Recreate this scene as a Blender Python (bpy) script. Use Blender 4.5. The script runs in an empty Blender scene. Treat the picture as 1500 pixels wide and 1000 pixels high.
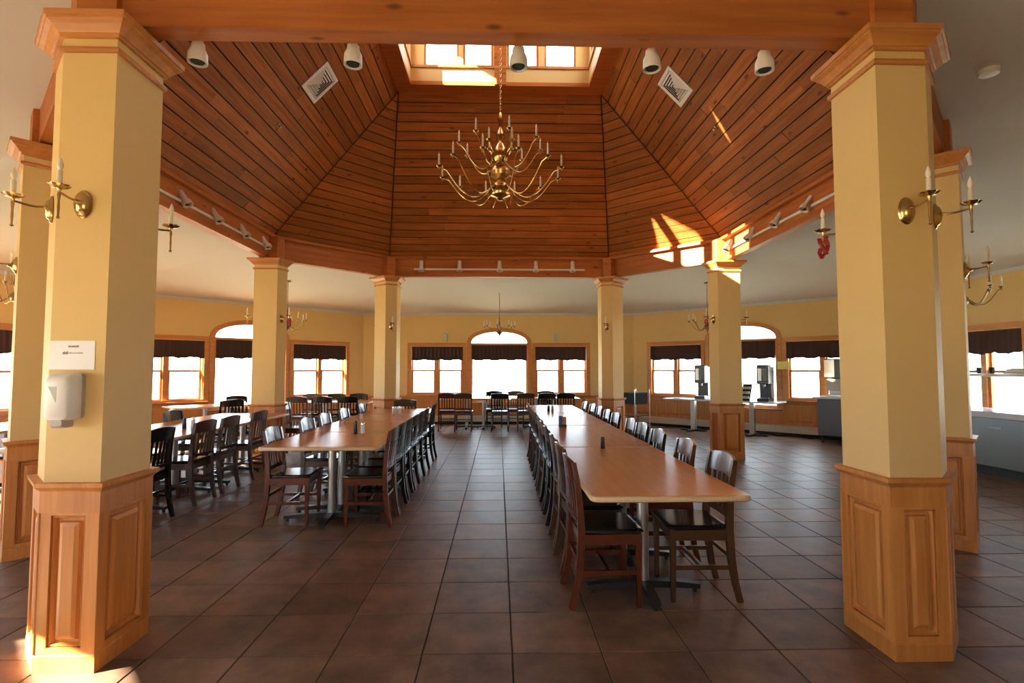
import bpy, math, random
from mathutils import Vector, Matrix
random.seed(7)
PI = math.pi
sc = bpy.context.scene
COL = sc.collection

# ------------------------------------------------------------------ camera
cam_d = bpy.data.cameras.new('camera'); cam = bpy.data.objects.new('camera', cam_d); COL.objects.link(cam)
F_PX = 781.0
PITCH = math.atan(41 / F_PX); YAW = math.atan(20 / F_PX * math.cos(PITCH))
cam.location = (-0.022, 0.0, 1.43)
cam.rotation_euler = (PI / 2 + PITCH, 0, -YAW)
cam_d.sensor_width = 36.0; cam_d.lens = F_PX / 1500 * 36.0
cam_d.clip_start = 0.05; cam_d.clip_end = 500
sc.camera = cam

# ------------------------------------------------------------------ sky, sun, exposure
w = bpy.data.worlds.new('sky'); sc.world = w; w.use_nodes = True
bg = w.node_tree.nodes['Background']
bg.inputs[0].default_value = (0.76, 0.88, 1.0, 1); bg.inputs[1].default_value = 5.0
sun_d = bpy.data.lights.new('sun', 'SUN'); sun = bpy.data.objects.new('sun', sun_d); COL.objects.link(sun)
sun_d.energy = 40.0; sun_d.angle = 0.009; sun_d.color = (1.0, 0.88, 0.70)
sun.rotation_euler = Vector((0.795, 0.360, -0.489)).to_track_quat('-Z', 'Y').to_euler()
vs = sc.view_settings
vs.view_transform = 'Standard'; vs.look = 'None'; vs.gamma = 1.0; vs.use_curve_mapping = False
vs.exposure = 1.58
sc.cycles.max_bounces = 10; sc.cycles.diffuse_bounces = 6; sc.cycles.transparent_max_bounces = 16
sc.cycles.sample_clamp_indirect = 6.0

# ------------------------------------------------------------------ materials
def nodes_of(name):
    m = bpy.data.materials.new(name); m.use_nodes = True
    nt = m.node_tree; b = nt.nodes['Principled BSDF']
    return m, nt, b
def plain(name, col, rough=0.5, metal=0.0, spec=0.5, noise=0.0, nscale=8.0, coat=0.0, bump=0.0):
    m, nt, b = nodes_of(name)
    b.inputs['Base Color'].default_value = (*col, 1); b.inputs['Roughness'].default_value = rough
    b.inputs['Metallic'].default_value = metal; b.inputs['Specular IOR Level'].default_value = spec
    b.inputs['Coat Weight'].default_value = coat; b.inputs['Coat Roughness'].default_value = 0.1
    if noise or bump:
        tc = nt.nodes.new('ShaderNodeTexCoord'); n = nt.nodes.new('ShaderNodeTexNoise')
        n.inputs['Scale'].default_value = nscale; n.inputs['Detail'].default_value = 4
        nt.links.new(tc.outputs['Object'], n.inputs['Vector'])
        if noise:
            mx = nt.nodes.new('ShaderNodeMix'); mx.data_type = 'RGBA'
            mx.inputs[6].default_value = (*[c * (1 - noise) for c in col], 1)
            mx.inputs[7].default_value = (*[min(1, c * (1 + noise)) for c in col], 1)
            nt.links.new(n.outputs['Fac'], mx.inputs[0]); nt.links.new(mx.outputs[2], b.inputs['Base Color'])
        if bump:
            bp = nt.nodes.new('ShaderNodeBump'); bp.inputs['Strength'].default_value = bump; bp.inputs['Distance'].default_value = 0.004
            nt.links.new(n.outputs['Fac'], bp.inputs['Height']); nt.links.new(bp.outputs['Normal'], b.inputs['Normal'])
    return m
def wood(name, dark, light, rough=0.4, axis='X', scale=1.0, var=0.35, coat=0.0, knots=False, spec=0.5):
    """grain stretched along the object's own axis, with a tone of its own for each object"""
    m, nt, b = nodes_of(name)
    tc = nt.nodes.new('ShaderNodeTexCoord'); oi = nt.nodes.new('ShaderNodeObjectInfo')
    mp = nt.nodes.new('ShaderNodeMapping')
    s = {'X': (0.9, 14, 14), 'Y': (14, 0.9, 14), 'Z': (14, 14, 0.9)}[axis]
    mp.inputs['Scale'].default_value = [v * scale for v in s]
    off = nt.nodes.new('ShaderNodeVectorMath'); off.operation = 'SCALE'; off.inputs[0].default_value = (17.3, 9.1, 5.7)
    nt.links.new(oi.outputs['Random'], off.inputs['Scale'])
    nt.links.new(tc.outputs['Object'], mp.inputs['Vector']); nt.links.new(off.outputs[0], mp.inputs['Location'])
    n = nt.nodes.new('ShaderNodeTexNoise'); n.inputs['Scale'].default_value = 1.6; n.inputs['Detail'].default_value = 6
    n.inputs['Roughness'].default_value = 0.6
    nt.links.new(mp.outputs[0], n.inputs['Vector'])
    rp = nt.nodes.new('ShaderNodeValToRGB')
    rp.color_ramp.elements[0].position = 0.3; rp.color_ramp.elements[0].color = (*dark, 1)
    rp.color_ramp.elements[1].position = 0.72; rp.color_ramp.elements[1].color = (*light, 1)
    nt.links.new(n.outputs['Fac'], rp.inputs[0])
    hs = nt.nodes.new('ShaderNodeHueSaturation')
    mr = nt.nodes.new('ShaderNodeMapRange'); mr.inputs[3].default_value = 1 - var; mr.inputs[4].default_value = 1 + var
    nt.links.new(oi.outputs['Random'], mr.inputs[0]); nt.links.new(mr.outputs[0], hs.inputs['Value'])
    nt.links.new(rp.outputs[0], hs.inputs['Color'])
    src = hs.outputs[0]
    if knots:
        vo = nt.nodes.new('ShaderNodeTexVoronoi'); vo.inputs['Scale'].default_value = 1.0
        mp2 = nt.nodes.new('ShaderNodeMapping'); mp2.inputs['Scale'].default_value = (2.2, 5.5, 5.5) if axis == 'X' else (5.5, 5.5, 2.2)
        nt.links.new(tc.outputs['Object'], mp2.inputs['Vector']); nt.links.new(off.outputs[0], mp2.inputs['Location'])
        nt.links.new(mp2.outputs[0], vo.inputs['Vector'])
        r2 = nt.nodes.new('ShaderNodeValToRGB')
        r2.color_ramp.elements[0].position = 0.06; r2.color_ramp.elements[0].color = (0.25, 0.22, 0.2, 1)
        r2.color_ramp.elements[1].position = 0.13; r2.color_ramp.elements[1].color = (1, 1, 1, 1)
        nt.links.new(vo.outputs['Distance'], r2.inputs[0])
        mx = nt.nodes.new('ShaderNodeMix'); mx.data_type = 'RGBA'; mx.blend_type = 'MULTIPLY'; mx.inputs[0].default_value = 0.8
        nt.links.new(src, mx.inputs[6]); nt.links.new(r2.outputs[0], mx.inputs[7]); src = mx.outputs[2]
    nt.links.new(src, b.inputs['Base Color'])
    b.inputs['Roughness'].default_value = rough; b.inputs['Coat Weight'].default_value = coat; b.inputs['Coat Roughness'].default_value = 0.15
    b.inputs['Specular IOR Level'].default_value = spec
    return m
def tile_mat():
    m, nt, b = nodes_of('ceramic_tile')
    tc = nt.nodes.new('ShaderNodeTexCoord'); oi = nt.nodes.new('ShaderNodeObjectInfo'); ge = nt.nodes.new('ShaderNodeNewGeometry')
    n = nt.nodes.new('ShaderNodeTexNoise'); n.inputs['Scale'].default_value = 3.2; n.inputs['Detail'].default_value = 8; n.inputs['Roughness'].default_value = 0.65
    nt.links.new(ge.outputs['Position'], n.inputs['Vector'])
    rp = nt.nodes.new('ShaderNodeValToRGB')
    rp.color_ramp.elements[0].position = 0.28; rp.color_ramp.elements[0].color = (0.075, 0.046, 0.033, 1)
    rp.color_ramp.elements[1].position = 0.75; rp.color_ramp.elements[1].color = (0.245, 0.146, 0.098, 1)
    nt.links.new(n.outputs['Fac'], rp.inputs[0])
    hs = nt.nodes.new('ShaderNodeHueSaturation'); mr = nt.nodes.new('ShaderNodeMapRange')
    mr.inputs[3].default_value = 0.8; mr.inputs[4].default_value = 1.2
    nt.links.new(oi.outputs['Random'], mr.inputs[0]); nt.links.new(mr.outputs[0], hs.inputs['Value']); nt.links.new(rp.outputs[0], hs.inputs['Color'])
    nt.links.new(hs.outputs[0], b.inputs['Base Color'])
    r2 = nt.nodes.new('ShaderNodeMapRange'); r2.inputs[3].default_value = 0.30; r2.inputs[4].default_value = 0.50
    nt.links.new(n.outputs['Fac'], r2.inputs[0]); nt.links.new(r2.outputs[0], b.inputs['Roughness'])
    b.inputs['Specular IOR Level'].default_value = 0.11
    bp = nt.nodes.new('ShaderNodeBump'); bp.inputs['Strength'].default_value = 0.12; bp.inputs['Distance'].default_value = 0.004
    nt.links.new(n.outputs['Fac'], bp.inputs['Height']); nt.links.new(bp.outputs['Normal'], b.inputs['Normal'])
    return m
def glass_mat():
    m = bpy.data.materials.new('window_glass'); m.use_nodes = True; nt = m.node_tree
    nt.nodes.remove(nt.nodes['Principled BSDF']); out = nt.nodes['Material Output']
    t = nt.nodes.new('ShaderNodeBsdfTransparent'); g = nt.nodes.new('ShaderNodeBsdfGlossy'); mx = nt.nodes.new('ShaderNodeMixShader')
    t.inputs[0].default_value = (0.97, 0.985, 0.98, 1); g.inputs['Roughness'].default_value = 0.02
    mx.inputs[0].default_value = 0.06
    nt.links.new(t.outputs[0], mx.inputs[1]); nt.links.new(g.outputs[0], mx.inputs[2]); nt.links.new(mx.outputs[0], out.inputs[0])
    return m
M = {
 'yellow': plain('yellow_paint', (0.68, 0.462, 0.180), 0.6, spec=0.3, noise=0.04, nscale=3, bump=0.05),
 'white': plain('ceiling_paint', (0.56, 0.53, 0.475), 0.8, noise=0.03, nscale=1.5),
 'oak': wood('oak_panel', (0.46, 0.165, 0.033), (0.64, 0.27, 0.066), 0.45, 'Z', var=0.06, coat=0.08),
 'trimwood': wood('trim_wood', (0.42, 0.15, 0.03), (0.58, 0.235, 0.055), 0.45, 'X', var=0.06, coat=0.08),
 'plank': wood('plank_wood', (0.235, 0.064, 0.012), (0.42, 0.134, 0.029), 0.6, 'X', var=0.22, knots=True, spec=0.22),
 'beam': wood('beam_wood', (0.33, 0.09, 0.017), (0.50, 0.16, 0.036), 0.5, 'X', scale=0.8, var=0.08, knots=True, spec=0.3),
 'groove': plain('dark_groove', (0.03, 0.011, 0.005), 0.8),
 'tile': tile_mat(),
 'grout': plain('dark_grout', (0.025, 0.02, 0.018), 0.9),
 'glass': glass_mat(),
 'valance': plain('brown_fabric', (0.045, 0.018, 0.014), 0.9, noise=0.3, nscale=30),
 'cream_metal': plain('cream_metal', (0.52, 0.46, 0.36), 0.45),
 'black_gap': plain('dark_gap', (0.01, 0.01, 0.01), 0.8),
 'laminate': wood('table_laminate', (0.50, 0.215, 0.078), (0.58, 0.265, 0.10), 0.26, 'Y', var=0.05, spec=0.2),
 'maple': plain('maple_edge', (0.62, 0.43, 0.22), 0.35, noise=0.08, nscale=20),
 'steel': plain('brushed_steel', (0.55, 0.54, 0.50), 0.32, metal=0.9),
 'iron': plain('black_iron', (0.015, 0.017, 0.016), 0.35),
 'brass': plain('polished_brass', (0.55, 0.38, 0.15), 0.24, metal=1.0),
 'oldbrass': plain('aged_brass', (0.30, 0.21, 0.09), 0.32, metal=1.0),
 'candle': plain('ivory_candle', (0.75, 0.66, 0.50), 0.5),
 'bulb': plain('clear_bulb', (0.85, 0.74, 0.60), 0.1, spec=0.8),
 'whitep': plain('white_plastic', (0.74, 0.70, 0.62), 0.35),
 'greyp': plain('grey_plastic', (0.42, 0.39, 0.33), 0.4),
 'paper': plain('white_paper', (0.78, 0.74, 0.70), 0.35),
 'ink': plain('grey_ink', (0.22, 0.18, 0.15), 0.7),
 'yellowp': plain('yellow_paper', (0.85, 0.80, 0.2), 0.6),
 'blackp': plain('black_plastic', (0.018, 0.02, 0.022), 0.25),
 'chrome': plain('chrome', (0.75, 0.75, 0.75), 0.15, metal=1.0),
 'stainless': plain('stainless_panel', (0.20, 0.225, 0.22), 0.35, metal=0.6),
 'cartgrey': plain('slate_grey_panel', (0.11, 0.14, 0.15), 0.4),
 'countertop': plain('pale_counter', (0.6, 0.63, 0.66), 0.15),
 'green': plain('dark_green_base', (0.012, 0.04, 0.03), 0.5),
 'red': plain('red_ribbon', (0.35, 0.02, 0.02), 0.5),
 'yellowplastic': plain('yellow_plastic', (0.8, 0.6, 0.03), 0.4),
 'salt': plain('white_ceramic', (0.8, 0.78, 0.74), 0.3),
 'blue': plain('blue_packet', (0.03, 0.06, 0.2), 0.4),
 'orange': plain('orange_packet', (0.6, 0.25, 0.05), 0.4),
 'cherry': plain('syrup_red', (0.3, 0.03, 0.03), 0.3),
 'ground': plain('dry_field', (0.50, 0.46, 0.33), 0.95, noise=0.15, nscale=0.15),
 'leaf': plain('shrub_leaf', (0.05, 0.044, 0.012), 0.7, noise=0.3),
 'bark': plain('shrub_bark', (0.09, 0.06, 0.04), 0.9),
 'darkchair': plain('espresso_wood', (0.0075, 0.0085, 0.008), 0.24, coat=0.3, noise=0.3, nscale=14),
 'brownchair': plain('walnut_wood', (0.075, 0.032, 0.014), 0.28, coat=0.3, noise=0.3, nscale=14),
 'redchair': plain('mahogany_wood', (0.095, 0.021, 0.009), 0.26, coat=0.3, noise=0.3, nscale=14),
 'seatdark': plain('black_seat', (0.008, 0.0075, 0.0085), 0.18, coat=0.4),
}

# ------------------------------------------------------------------ mesh helpers
class MB:
    def __init__(s): s.v = []; s.f = []
    def add(s, verts, faces):
        k = len(s.v); s.v += [tuple(p) for p in verts]; s.f += [tuple(i + k for i in f) for f in faces]; return s
    def box(s, x0, x1, y0, y1, z0, z1, mtx=None):
        p = [Vector((x, y, z)) for z in (z0, z1) for y in (y0, y1) for x in (x0, x1)]
        if mtx: p = [mtx @ q for q in p]
        return s.add(p, [(0, 2, 3, 1), (4, 5, 7, 6), (0, 1, 5, 4), (2, 6, 7, 3), (0, 4, 6, 2), (1, 3, 7, 5)])
    def bbox(s, x0, x1, y0, y1, z0, z1, b=0.006):
        """box with chamfered top and bottom rims"""
        def ring(i, z): return [(x0 + i, y0 + i, z), (x1 - i, y0 + i, z), (x1 - i, y1 - i, z), (x0 + i, y1 - i, z)]
        return s.rings([ring(b, z0), ring(0, z0 + b), ring(0, z1 - b), ring(b, z1)])
    def rings(s, R, cap=True):
        n = len(R[0]); k = len(s.v)
        for r in R: s.v += [tuple(p) for p in r]
        for i in range(len(R) - 1):
            for j in range(n):
                a = k + i * n + j; b = k + i * n + (j + 1) % n
                s.f.append((a, b, b + n, a + n))
        if cap:
            s.f.append(tuple(k + j for j in reversed(range(n)))); s.f.append(tuple(k + (len(R) - 1) * n + j for j in range(n)))
        return s
    def prism(s, poly, z0, z1): return s.rings([[(x, y, z0) for x, y in poly], [(x, y, z1) for x, y in poly]])
    def lathe(s, prof, n=12, c=(0, 0, 0), sx=1, sy=1):
        return s.rings([[(c[0] + r * math.cos(2 * PI * j / n) * sx, c[1] + r * math.sin(2 * PI * j / n) * sy, c[2] + z) for j in range(n)] for r, z in prof])
    def tube(s, path, r, n=6, close=False):
        P = [Vector(p) for p in path]; R = []
        rr = r if isinstance(r, (list, tuple)) else [r] * len(P)
        for i, p in enumerate(P):
            t = (P[min(i + 1, len(P) - 1)] - P[max(i - 1, 0)]).normalized()
            up = Vector((0, 0, 1)) if abs(t.z) < 0.95 else Vector((0, 1, 0))
            a = t.cross(up).normalized(); b = a.cross(t)
            R.append([p + (a * math.cos(2 * PI * j / n) + b * math.sin(2 * PI * j / n)) * rr[i] for j in range(n)])
        return s.rings(R)
    def bar(s, path, hw, hd, side=Vector((1, 0, 0))):
        """rectangular bar along a path: hw half width along side, hd half depth"""
        P = [Vector(p) for p in path]; R = []
        for i, p in enumerate(P):
            t = (P[min(i + 1, len(P) - 1)] - P[max(i - 1, 0)]).normalized()
            b = side.cross(t).normalized()
            w_ = hw[i] if isinstance(hw, (list, tuple)) else hw; d_ = hd[i] if isinstance(hd, (list, tuple)) else hd
            R.append([p + side * sx * w_ + b * sy * d_ for sx, sy in ((-1, -1), (1, -1), (1, 1), (-1, 1))])
        return s.rings(R)
    def mesh(s, name, mat, smooth=False):
        me = bpy.data.meshes.new(name); me.from_pydata(s.v, [], s.f); me.update()
        me.materials.append(M[mat] if isinstance(mat, str) else mat)
        if smooth:
            me.polygons.foreach_set('use_smooth', [True] * len(me.polygons))
            try: me.set_sharp_from_angle(angle=0.7)
            except Exception: pass
        return me
    def build(s, name, mat, parent=None, smooth=False, mtx=None):
        return link(name, s.mesh(name, mat, smooth), parent, mtx)
def link(name, me, parent=None, mtx=None):
    o = bpy.data.objects.new(name, me); COL.objects.link(o)
    if parent: o.parent = parent
    if mtx is not None: o.matrix_local = mtx
    return o
def tag(o, label=None, cat=None, group=None, kind=None):
    if label: o['label'] = label
    if cat: o['category'] = cat
    if group: o['group'] = group
    if kind: o['kind'] = kind
    return o
def thing(name, label, cat, mtx=None, group=None):
    o = bpy.data.objects.new(name, None); COL.objects.link(o); o.empty_display_size = 0.1
    if mtx is not None: o.matrix_local = mtx
    return tag(o, label, cat, group)
def copy_tree(o, parent=None):
    c = o.copy(); COL.objects.link(c)
    if parent: c.parent = parent
    for ch in o.children: copy_tree(ch, c)
    return c
def TR(x, y, z=0, rz=0): return Matrix.Translation((x, y, z)) @ Matrix.Rotation(rz, 4, 'Z')
ORD = ['first', 'second', 'third', 'fourth', 'fifth', 'sixth', 'seventh', 'eighth', 'ninth', 'tenth', 'eleventh', 'twelfth']

# ------------------------------------------------------------------ plan of the hall (metres)
CY = 6.553                                   # centre of the octagon
E_IN, S_IN = 3.898, 6.106                    # outer faces of the column ring: half extent, diagonal sum
E_W, S_W = 7.572, 11.148                     # wall ring
Z_WALL, Z_CEIL = 2.932, 3.504
def octa(E, S):
    a = S - E
    return [(-a, -E), (a, -E), (E, -a), (E, a), (a, E), (-a, E), (-E, a), (-E, -a)]   # counter-clockwise from front left
def octo(d): return octa(E_IN + d, S_IN + d * math.sqrt(2))
NORMALS = [(0, -1), (.70711, -.70711), (1, 0), (.70711, .70711), (0, 1), (-.70711, .70711), (-1, 0), (-.70711, -.70711)]
SIDES = ['front', 'front_right', 'right', 'back_right', 'back', 'back_left', 'left', 'front_left']

# ------------------------------------------------------------------ floor with tiles
T = 0.4527; TX0 = 0.050; TY0 = 2.770
ow = octa(E_W + .1, S_W + .14)
floor = MB().prism([(x, y + CY) for x, y in ow], -0.15, -0.004).build('floor', 'grout'); tag(floor, kind='structure')
g = 0.0035
tm = MB().rings([[(x * i, y * i, z) for x, y in ((0, 0),)] * 0 or [(-T / 2 + g + q, -T / 2 + g + q, z), (T / 2 - g - q, -T / 2 + g + q, z), (T / 2 - g - q, T / 2 - g - q, z), (-T / 2 + g + q, T / 2 - g - q, z)]
                 for i, q, z in ((1, 0, -0.012), (1, 0, -0.0025), (1, 0.0025, 0.0))])
tile_me = tm.mesh('floor_tile', 'tile')
def inside(x, y, E, S): return abs(x) <= E and abs(y) <= E and abs(x) + abs(y) <= S
cells = []
for i in range(-20, 21):
    for j in range(-12, 30):
        x = TX0 + (i + .5) * T; y = TY0 + (j + .5) * T
        if inside(x, y - CY, E_W + .05, S_W + .05): cells.append((x, y))
def px(x, y): return 730 + F_PX * (x + .031) / y
vis = sorted([c for c in cells if c[1] > 2.2 and -15 < px(*c) < 1515], key=lambda c: c[1])
near = set(vis[:300])
for x, y in vis[:300]: link('floor_tile', tile_me, floor, Matrix.Translation((x, y, 0)))
rest = MB()
for x, y in cells:
    if (x, y) in near: continue
    rest.add([(vx + x, vy + y, vz) for vx, vy, vz in tm.v], tm.f)
tag(rest.build('floor_tile_field', 'tile', floor), kind='stuff')

# ------------------------------------------------------------------ walls with windows, wainscot
PX0, PX1, CX = 0.96, 2.33, 0.77              # pair opening, centre half width
ZS, ZT, ZCS, ZSP, RISE = 0.767, 2.04, 0.57, 2.15, 0.31
def arch(hw, rise, n=16):
    return [(-hw * math.cos(PI * i / n), ZSP + rise * math.sin(PI * i / n)) for i in range(n + 1)]
def frame_mtx(n, dist):
    t = Vector((n[1], -n[0], 0))
    return Matrix(((t.x, n[0], 0, n[0] * dist), (t.y, n[1], 0, n[1] * dist + CY), (0, 0, 1, 0), (0, 0, 0, 1)))
def rect_frame(mb, x0, x1, z0, z1, w_, y0, y1):
    mb.box(x0, x0 + w_, y0, y1, z0, z1); mb.box(x1 - w_, x1, y0, y1, z0, z1)
    mb.box(x0 + w_, x1 - w_, y0, y1, z0, z0 + w_); mb.box(x0 + w_, x1 - w_, y0, y1, z1 - w_, z1)
def valance_mesh(x0, x1, z0, z1, ph):
    mb = MB(); n = max(16, int((x1 - x0) / 0.03)); R = []
    for i in range(n + 1):
        x = x0 + (x1 - x0) * i / n
        d = 0.012 * math.sin(i * 1.9 + ph) + 0.006 * math.sin(i * 0.7 + ph * 2)
        zb = z0 + 0.012 * math.sin(i * 0.45 + ph) + 0.006 * math.sin(i * 1.3)
        R.append([(x, -0.035 + d, zb), (x, -0.02 + d * .3, z1), (x, -0.008 + d * .3, z1), (x, -0.023 + d, zb)])
    mb.rings(R); return mb
wn = 0; DW, DH = 0.95, 2.15                # unseen half-glazed doors behind the camera, added for front fill light
WALLS = {}
WALLDESC = {'front': 'front wall', 'front_right': 'front right angled wall', 'right': 'right side wall', 'back_right': 'right angled wall',
            'back': 'far back wall', 'back_left': 'left angled wall', 'left': 'left side wall', 'front_left': 'front left angled wall'}
for si, side in enumerate(SIDES):
    n = NORMALS[si]; diag = si % 2 == 1
    dist = S_W / math.sqrt(2) if diag else E_W
    hl = (E_W * math.sqrt(2) - dist if diag else S_W - E_W)
    mtx = frame_mtx(n, dist); h2 = hl + 0.085; WT = 0.2; ZU = 3.02
    mb = MB(); SOLID = side in ('front', 'front_right')
    if side == 'front_right': mb.box(-h2, h2, 0, WT, 0, ZU)
    if side == 'front': mb.box(-h2, -DW, 0, WT, 0, ZU); mb.box(DW, h2, 0, WT, 0, ZU); mb.box(-DW, DW, 0, WT, DH, ZU)
    for s in (() if SOLID else (-1, 1)):
        a, b = sorted((s * PX1, s * h2)); mb.box(a, b, 0, WT, 0, ZU)
        a, b = sorted((s * PX0, s * PX1)); mb.box(a, b, 0, WT, 0, ZS); mb.box(a, b, 0, WT, ZT, ZU)
        a, b = sorted((s * CX, s * PX0)); mb.box(a, b, 0, WT, 0, ZU)
    A = arch(CX, RISE)
    if not SOLID:
        mb.box(-CX, CX, 0, WT, 0, ZCS)
        mb.rings([[(x, 0, z), (x, WT, z), (x, WT, ZU), (x, 0, ZU)] for x, z in A])
    wall = mb.build('wall_' + side, 'yellow', mtx=mtx); tag(wall, kind='structure'); WALLS[side] = (wall, mtx, hl)
    # wainscot boards and panels below the windows
    XI = DW + .02 if side == 'front' else CX + .1
    wb = MB(); wb.box(-hl, -XI, -0.014, 0, 0, 0.70); wb.box(XI, hl, -0.014, 0, 0, 0.70)
    if side != 'front': wb.box(-CX - .1, CX + .1, -0.014, 0, 0, ZCS - .05)
    wb.build('wainscot', 'oak', wall)
    for s in (-1, 1):
        a, b = sorted((s * XI, s * hl)); MB().bbox(a, b, -0.035, 0, 0.70, 0.745, 0.006).build('chair_rail', 'trimwood', wall)
    nP = 6 if diag else 8
    pw = (hl - XI - .06) / (nP // 2)
    for s in (-1, 1):
        for k in range(nP // 2):
            a = XI + .03 + k * pw; x0, x1 = sorted((s * (a + .04), s * (a + pw - .04)))
            MB().rings([[(x0, -.014, .3), (x1, -.014, .3), (x1, -.014, .66), (x0, -.014, .66)],
                        [(x0 + .03, -.03, .33), (x1 - .03, -.03, .33), (x1 - .03, -.03, .63), (x0 + .03, -.03, .63)]][::-1]).build('panel', 'oak', wall)
    MB().box(-hl, hl, -0.025, 0, Z_WALL - 0.06, Z_WALL - 0.0).build('cornice', 'white', wall)
    if side == 'front':  # added doors, their glass sized for the light on the near columns
        for k, (a, b) in enumerate(((-DW, 0), (0, DW))):
            c = MB(); c.box(a + .01, b - .01, .05, .1, .01, .98); c.box(a + .01, a + .19, .05, .1, .98, DH); c.box(b - .19, b - .01, .05, .1, .98, DH); c.box(a + .19, b - .19, .05, .1, 2.02, DH)
            d = c.build('door_%d' % (k + 1), 'trimwood', mtx=mtx); tag(d, kind='structure')
            MB().box(a + .18, b - .18, .07, .076, .97, 2.03).build('pane', 'glass', d)
            MB().tube([((-.06 if k == 0 else .06), .0, .95), ((-.06 if k == 0 else .06), .0, 1.25)], .012, 8).build('door_handle', 'brass', d)
    if SOLID: continue
    # windows: left pair, centre with arch, right pair
    for s in (-1, 1):
        wn += 1
        x0, x1 = sorted((s * PX0, s * PX1)); xm = (x0 + x1) / 2
        c = MB(); rect_frame(c, x0 - .085, x1 + .085, ZS - .05, ZT + .095, .085, -0.022, 0.0)
        win = c.build('window_%d' % wn, 'trimwood', mtx=mtx); tag(win, kind='structure')
        c = MB(); rect_frame(c, x0, x1, ZS, ZT, .022, 0.0, WT); c.build('jamb', 'trimwood', win)
        MB().bbox(x0 - .1, x1 + .1, -0.06, 0.02, ZS - .035, ZS, .006).build('window_sill', 'trimwood', win)
        MB().box(xm - .045, xm + .045, 0.03, 0.13, ZS + .022, ZT - .022).build('mullion', 'trimwood', win)
        for a, b in ((x0 + .022, xm - .045), (xm + .045, x1 - .022)):
            c = MB(); rect_frame(c, a, b, ZS + .022, 1.42, .042, 0.06, 0.095); sa = c.build('sash', 'trimwood', win)
            MB().box(a + .03, b - .03, 0.075, 0.081, ZS + .05, 1.38).build('pane', 'glass', sa)
            c = MB(); rect_frame(c, a, b, 1.375, ZT - .022, .03, 0.1, 0.13); sa = c.build('sash', 'trimwood', win)
            MB().box(a + .03, b - .03, 0.112, 0.118, 1.41, ZT - .05).build('pane', 'glass', sa)
        v = valance_mesh(x0 + .03 * (s < 0), x1 - .03 * (s > 0), 1.675, ZT - .01, si + s).build('valance', 'valance', mtx=mtx @ Matrix.Translation((0, -0.0, 0)), smooth=True)
        tag(v, 'dark brown valance over the %s window pair of the %s' % ('left' if s < 0 else 'right', WALLDESC[side]), 'valance', 'window valances')
    wn += 1
    A1 = arch(CX + .085, RISE + .075); A0 = arch(CX, RISE); A9 = arch(CX - .03, RISE - .03)
    c = MB()
    c.rings([[(x0, 0, z0), (x0, -.022, z0), (x1, -.022, z1), (x1, 0, z1)] for (x0, z0), (x1, z1) in zip(A0, A1)])
    for s in (-1, 1):
        a, b = sorted((s * CX, s * (CX + .085))); c.box(a, b, -.022, 0, ZCS - .04, ZSP)
    win = c.build('window_%d' % wn, 'trimwood', mtx=mtx); tag(win, kind='structure')
    c = MB()
    c.rings([[(x0, 0, z0), (x0, WT, z0), (x1, WT, z1), (x1, 0, z1)] for (x0, z0), (x1, z1) in zip(A9, A0)])
    for s in (-1, 1):
        a, b = sorted((s * (CX - .03), s * CX)); c.box(a, b, 0, WT, ZCS, ZSP)
    c.box(-CX + .03, CX - .03, 0, WT, ZCS, ZCS + .03); c.build('jamb', 'trimwood', win)
    MB().bbox(-CX - .1, CX + .1, -0.06, 0.02, ZCS - .035, ZCS, .006).build('window_sill', 'trimwood', win)
    MB().box(-CX + .03, CX - .03, 0.0, 0.12, 2.075, 2.125).build('transom_bar', 'trimwood', win)
    c = MB(); rect_frame(c, -CX + .03, CX - .03, ZCS + .03, 2.075, .035, .07, .11); sa = c.build('sash', 'trimwood', win)
    MB().box(-CX + .06, CX - .06, .085, .091, ZCS + .06, 2.045).build('pane', 'glass', sa)
    Ap = [(x, z) for x, z in arch(CX - .03, RISE - .03)]
    MB().rings([[(x, .085, 2.12), (x, .091, 2.12), (x, .091, max(z, 2.13)), (x, .085, max(z, 2.13))] for x, z in Ap]).build('pane', 'glass', win)
    v = valance_mesh(-CX + .035, CX - .035, 1.675, 2.075, si * 2.).build('valance', 'valance', mtx=mtx, smooth=True)
    tag(v, 'dark brown valance across the arched window of the %s' % WALLDESC[side], 'valance', 'window valances')
    # baseboard heater
    if True:
        hx = hl - 0.25
        t = thing('baseboard_heater', 'long cream baseboard heater along the foot of the %s' % WALLDESC[side], 'heater', mtx, 'baseboard heaters')
        c = MB(); R = []
        for x in (-hx, hx):
            R.append([(x, -.015, .07), (x, -.085, .07), (x, -.085, .19), (x, -.06, .222), (x, -.015, .222)])
        MB().rings(R).build('cover', 'cream_metal', t)
        MB().box(-hx + .01, hx - .01, -.07, -.016, .0, .07).build('air_gap', 'black_gap', t)
        for s in (-1, 1): MB().bbox(*sorted((s * hx, s * (hx + .06))), -.09, -.015, .0, .232, .004).build('end_cap', 'cream_metal', t)

# ------------------------------------------------------------------ sloping white ceiling between walls and beams
ci = octo(-0.085); co = octa(E_W + .25, S_W + .34)
sl = (Z_CEIL - Z_WALL) / (E_W - E_IN + .085)
zo = Z_WALL - sl * .25
mb = MB(); k = len(ci)
mb.v = [(x, y + CY, Z_CEIL) for x, y in ci] + [(x, y + CY, zo) for x, y in co] + [(x, y + CY, Z_CEIL + .12) for x, y in ci] + [(x, y + CY, zo + .12) for x, y in co]
for i in range(8):
    j = (i + 1) % 8
    mb.f += [(i, j, 8 + j, 8 + i), (16 + i, 24 + i, 24 + j, 16 + j), (8 + i, 8 + j, 24 + j, 24 + i), (i, 16 + i, 16 + j, j)]
ceil = mb.build('ceiling', 'white'); tag(ceil, kind='structure')

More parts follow.
